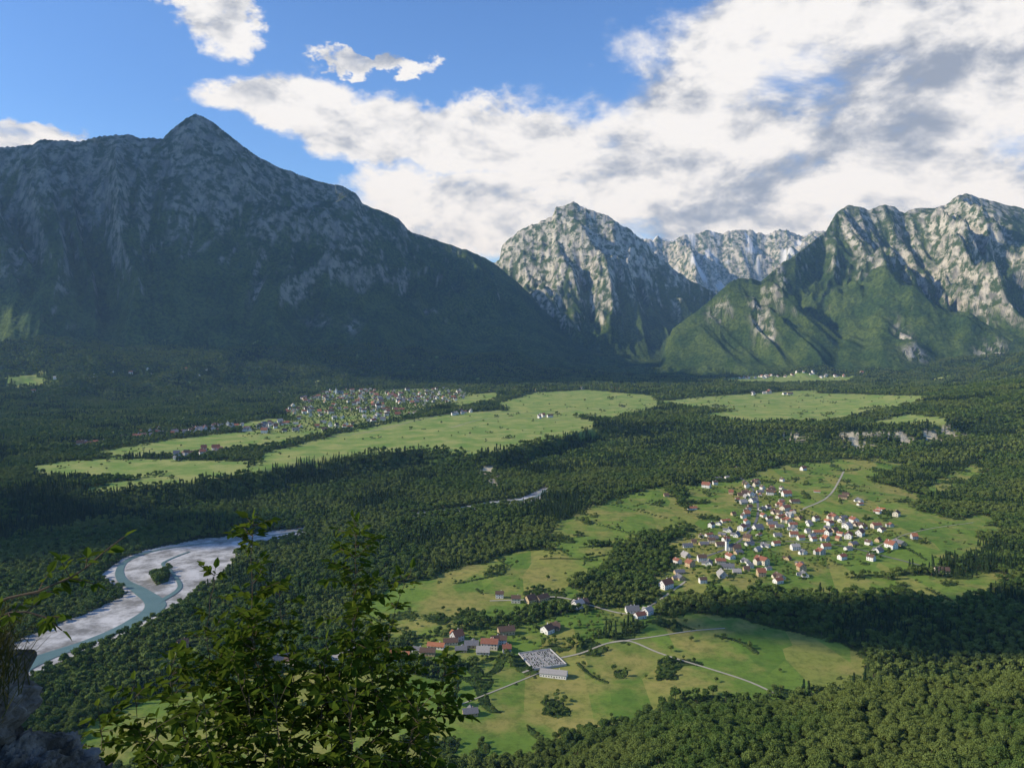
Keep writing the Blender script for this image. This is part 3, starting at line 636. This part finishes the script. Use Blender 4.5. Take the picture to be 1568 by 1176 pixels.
# ---------------------------------------------------------------- light, sky, camera
AZ=math.radians(-97);EL=math.radians(30)
to=Vector((math.sin(AZ)*math.cos(EL),math.cos(AZ)*math.cos(EL),math.sin(EL)))
sl=bpy.data.lights.new('sun','SUN');sl.energy=5;sl.angle=math.radians(.5);sl.color=(1,.91,.74);so=bpy.data.objects.new('sun',sl);so.rotation_euler=to.to_track_quat('Z','Y').to_euler();C.collection.objects.link(so)
CM,N,b=mat('shade_cloud_white',1,0);b.inputs['Base Color'].default_value=(.9,.9,.92,1)
def shade_cloud(tx,ty,tz,rx,ry,seed,alt=3000):  # unseen cloud mesh added up-sun, out of frame, to shade the target spot
    import bmesh
    k=(alt-tz)/to.z;c=np.array([tx+to.x*k,ty+to.y*k,alt])
    bm_=bmesh.new();bmesh.ops.create_icosphere(bm_,subdivisions=5,radius=1);me=bpy.data.meshes.new('added_shade_cloud');bm_.to_mesh(me);bm_.free()
    co=np.zeros(len(me.vertices)*3);me.vertices.foreach_get('co',co);co=co.reshape(-1,3)
    n=fbm(co[:,0]*1.6+seed,co[:,1]*1.6+co[:,2]*1.3,5,seed,.6)
    co=co*(1+.75*n)[:,None];co[:,2]=np.where(co[:,2]<0,co[:,2]*.3,co[:,2]);co=co*np.array([rx,ry,260])+c
    me.vertices.foreach_set('co',co.ravel());me.materials.append(CM);me.polygons.foreach_set('use_smooth',np.ones(len(me.polygons),bool));me.update();ob=bpy.data.objects.new('added_shade_cloud',me);C.collection.objects.link(ob)
shade_cloud(-1250,1480,0,520,200,3);shade_cloud(-1900,6500,600,2700,1000,7,5600);shade_cloud(250,7900,300,800,650,9,5000);shade_cloud(620,1020,0,400,110,15,2600)
W=bpy.data.worlds.new("World");C.world=W;W.use_nodes=True;N=NT(W.node_tree);N.n.clear()
out=N.new('ShaderNodeOutputWorld');sky=N.new('ShaderNodeTexSky',sky_type='NISHITA');sky.sun_disc=False;sky.sun_elevation=EL;sky.sun_rotation=AZ%(2*math.pi);sky.altitude=700;sky.air_density=1.0;sky.dust_density=.5;sky.ozone_density=2.0
bg=N.new('ShaderNodeBackground');bg.inputs[1].default_value=.15
tint=N.new('ShaderNodeMix',data_type='RGBA',blend_type='MULTIPLY');tint.inputs[0].default_value=1;N.l.new(sky.outputs[0],tint.inputs[6]);tint.inputs[7].default_value=(.66,.92,1.30,1)
N.l.new(tint.outputs[2],bg.inputs[0])
tc=N.new('ShaderNodeTexCoord');sx=N.new('ShaderNodeSeparateXYZ');N.l.new(tc.outputs['Generated'],sx.inputs[0])
az=N.math('ARCTAN2',sx.outputs[0],sx.outputs[1]);hor=N.math('SQRT',N.math('ADD',N.math('MULTIPLY',sx.outputs[0],sx.outputs[0]),N.math('MULTIPLY',sx.outputs[1],sx.outputs[1])));el=N.math('ARCTAN2',sx.outputs[2],hor)
cb=N.new('ShaderNodeCombineXYZ');N.l.new(az,cb.inputs[0]);N.l.new(el,cb.inputs[1]);AE=cb.outputs[0]
wn=N.new('ShaderNodeTexNoise');wn.inputs['Scale'].default_value=9;wn.inputs['Detail'].default_value=5;wn.inputs['Roughness'].default_value=.62;N.l.new(N.mapping(AE,(1,1.5,1)),wn.inputs['Vector'])
w1=N.new('ShaderNodeVectorMath',operation='SUBTRACT');N.l.new(wn.outputs['Color'],w1.inputs[0]);w1.inputs[1].default_value=(.5,.5,.5)
w2=N.new('ShaderNodeVectorMath',operation='MULTIPLY');N.l.new(w1.outputs[0],w2.inputs[0]);w2.inputs[1].default_value=(.24,.11,0)
w3=N.new('ShaderNodeVectorMath',operation='ADD');N.l.new(w2.outputs[0],w3.inputs[0]);N.l.new(AE,w3.inputs[1]);AW=w3.outputs[0]
def ae(u,v):
    s_,e=ray(u,v);return math.atan(s_),math.atan(e/math.hypot(1,s_))
def blob(u,v,ru,rv,rot=0):
    a,e=ae(u,v);n1_=N.new('ShaderNodeVectorMath',operation='SUBTRACT');N.l.new(AW,n1_.inputs[0]);n1_.inputs[1].default_value=(a,e,0)
    mp=N.mapping(n1_.outputs[0],(1,1,1),(0,0,math.radians(rot))) if rot else n1_.outputs[0]
    mp=N.mapping(mp,(F/ru,F/rv,1))
    ln=N.new('ShaderNodeVectorMath',operation='LENGTH');N.l.new(mp,ln.inputs[0]);return N.math('SUBTRACT',1.0,ln.outputs['Value'])
def mx(lst,k=.25):
    r_=lst[0]
    for q in lst[1:]:
        n_=N.new('ShaderNodeMath',operation='SMOOTH_MAX');N.l.new(r_,n_.inputs[0]);N.l.new(q,n_.inputs[1]);n_.inputs[2].default_value=k;r_=n_.outputs[0]
    return r_
cov=mx([blob(1420,150,470,300),blob(1050,270,420,130),blob(680,205,360,58,8),blob(430,155,150,36),blob(740,325,270,85),blob(1230,50,170,150),blob(320,5,72,66,-15),blob(40,205,130,28),blob(560,90,90,14)],.15)
cov=N.math('SUBTRACT',N.math('MINIMUM',cov,.42),.03)
def dens(vec):
    return N.noise(N.mapping(vec,(1,1.8,1)),7.0,8,.6,.2)
n_a=dens(AE);n_b=dens(N.mapping(AE,loc=(.020,-.024,0)))
d=N.math('ADD',N.math('MULTIPLY',cov,1.9),N.math('MULTIPLY',N.math('SUBTRACT',n_a,.5),2.6))
alpha=N.ss(d,-.08,.62)
lit=N.math('MULTIPLY_ADD',N.math('SUBTRACT',n_a,n_b),4.2,.66)
big=N.noise(N.mapping(AE,(1,2.8,1),loc=(3.1,.4,0)),4.0,5,.55)
gray=mx([blob(1370,85,300,80),blob(1500,150,220,80),blob(1080,320,280,60),blob(1250,230,260,60)])
shd=N.math('MULTIPLY',N.ss(N.math('ADD',N.math('MULTIPLY',gray,.5),N.math('MULTIPLY',N.math('SUBTRACT',big,.5),1.8)),-.15,.65),.48)
br=N.math('SUBTRACT',lit,shd);br=N.ss(br,-.25,.88)
cc=N.mix(br,(.33,.37,.45),(1.0,.985,.965))
bc=N.new('ShaderNodeBackground');N.l.new(cc,bc.inputs[0]);bc.inputs[1].default_value=1.0
ms=N.new('ShaderNodeMixShader');N.l.new(N.math('MULTIPLY',alpha,.96),ms.inputs[0]);N.l.new(bg.outputs[0],ms.inputs[1]);N.l.new(bc.outputs[0],ms.inputs[2]);N.l.new(ms.outputs[0],out.inputs[0])
vm=bpy.data.materials.new('haze');vm.use_nodes=True;N=NT(vm.node_tree);N.n.clear();o_=N.new('ShaderNodeOutputMaterial');vs=N.new('ShaderNodeVolumeScatter');vs.inputs['Color'].default_value=(.36,.62,1,1);vs.inputs['Density'].default_value=2.3e-5;vs.inputs['Anisotropy'].default_value=.1;N.l.new(vs.outputs[0],o_.inputs['Volume'])
q=[(a*30000,b_*30000+12000,c) for c in(-300,2700) for a,b_ in((-1,-1),(1,-1),(1,1),(-1,1))]
mkmesh('atmosphere_haze',q,[(3,2,1,0),(4,5,6,7),(0,1,5,4),(1,2,6,5),(2,3,7,6),(3,0,4,7)],[vm])
cam=bpy.data.cameras.new('camera');cam.sensor_width=36;cam.lens=36*F/1568;cam.clip_start=.1;cam.clip_end=100000
co=bpy.data.objects.new('camera',cam);co.location=(0,0,HC);co.rotation_euler=(math.pi/2-TH,0,0);C.collection.objects.link(co);C.camera=co
C.view_settings.view_transform='Standard';C.view_settings.look='None';C.view_settings.exposure=0
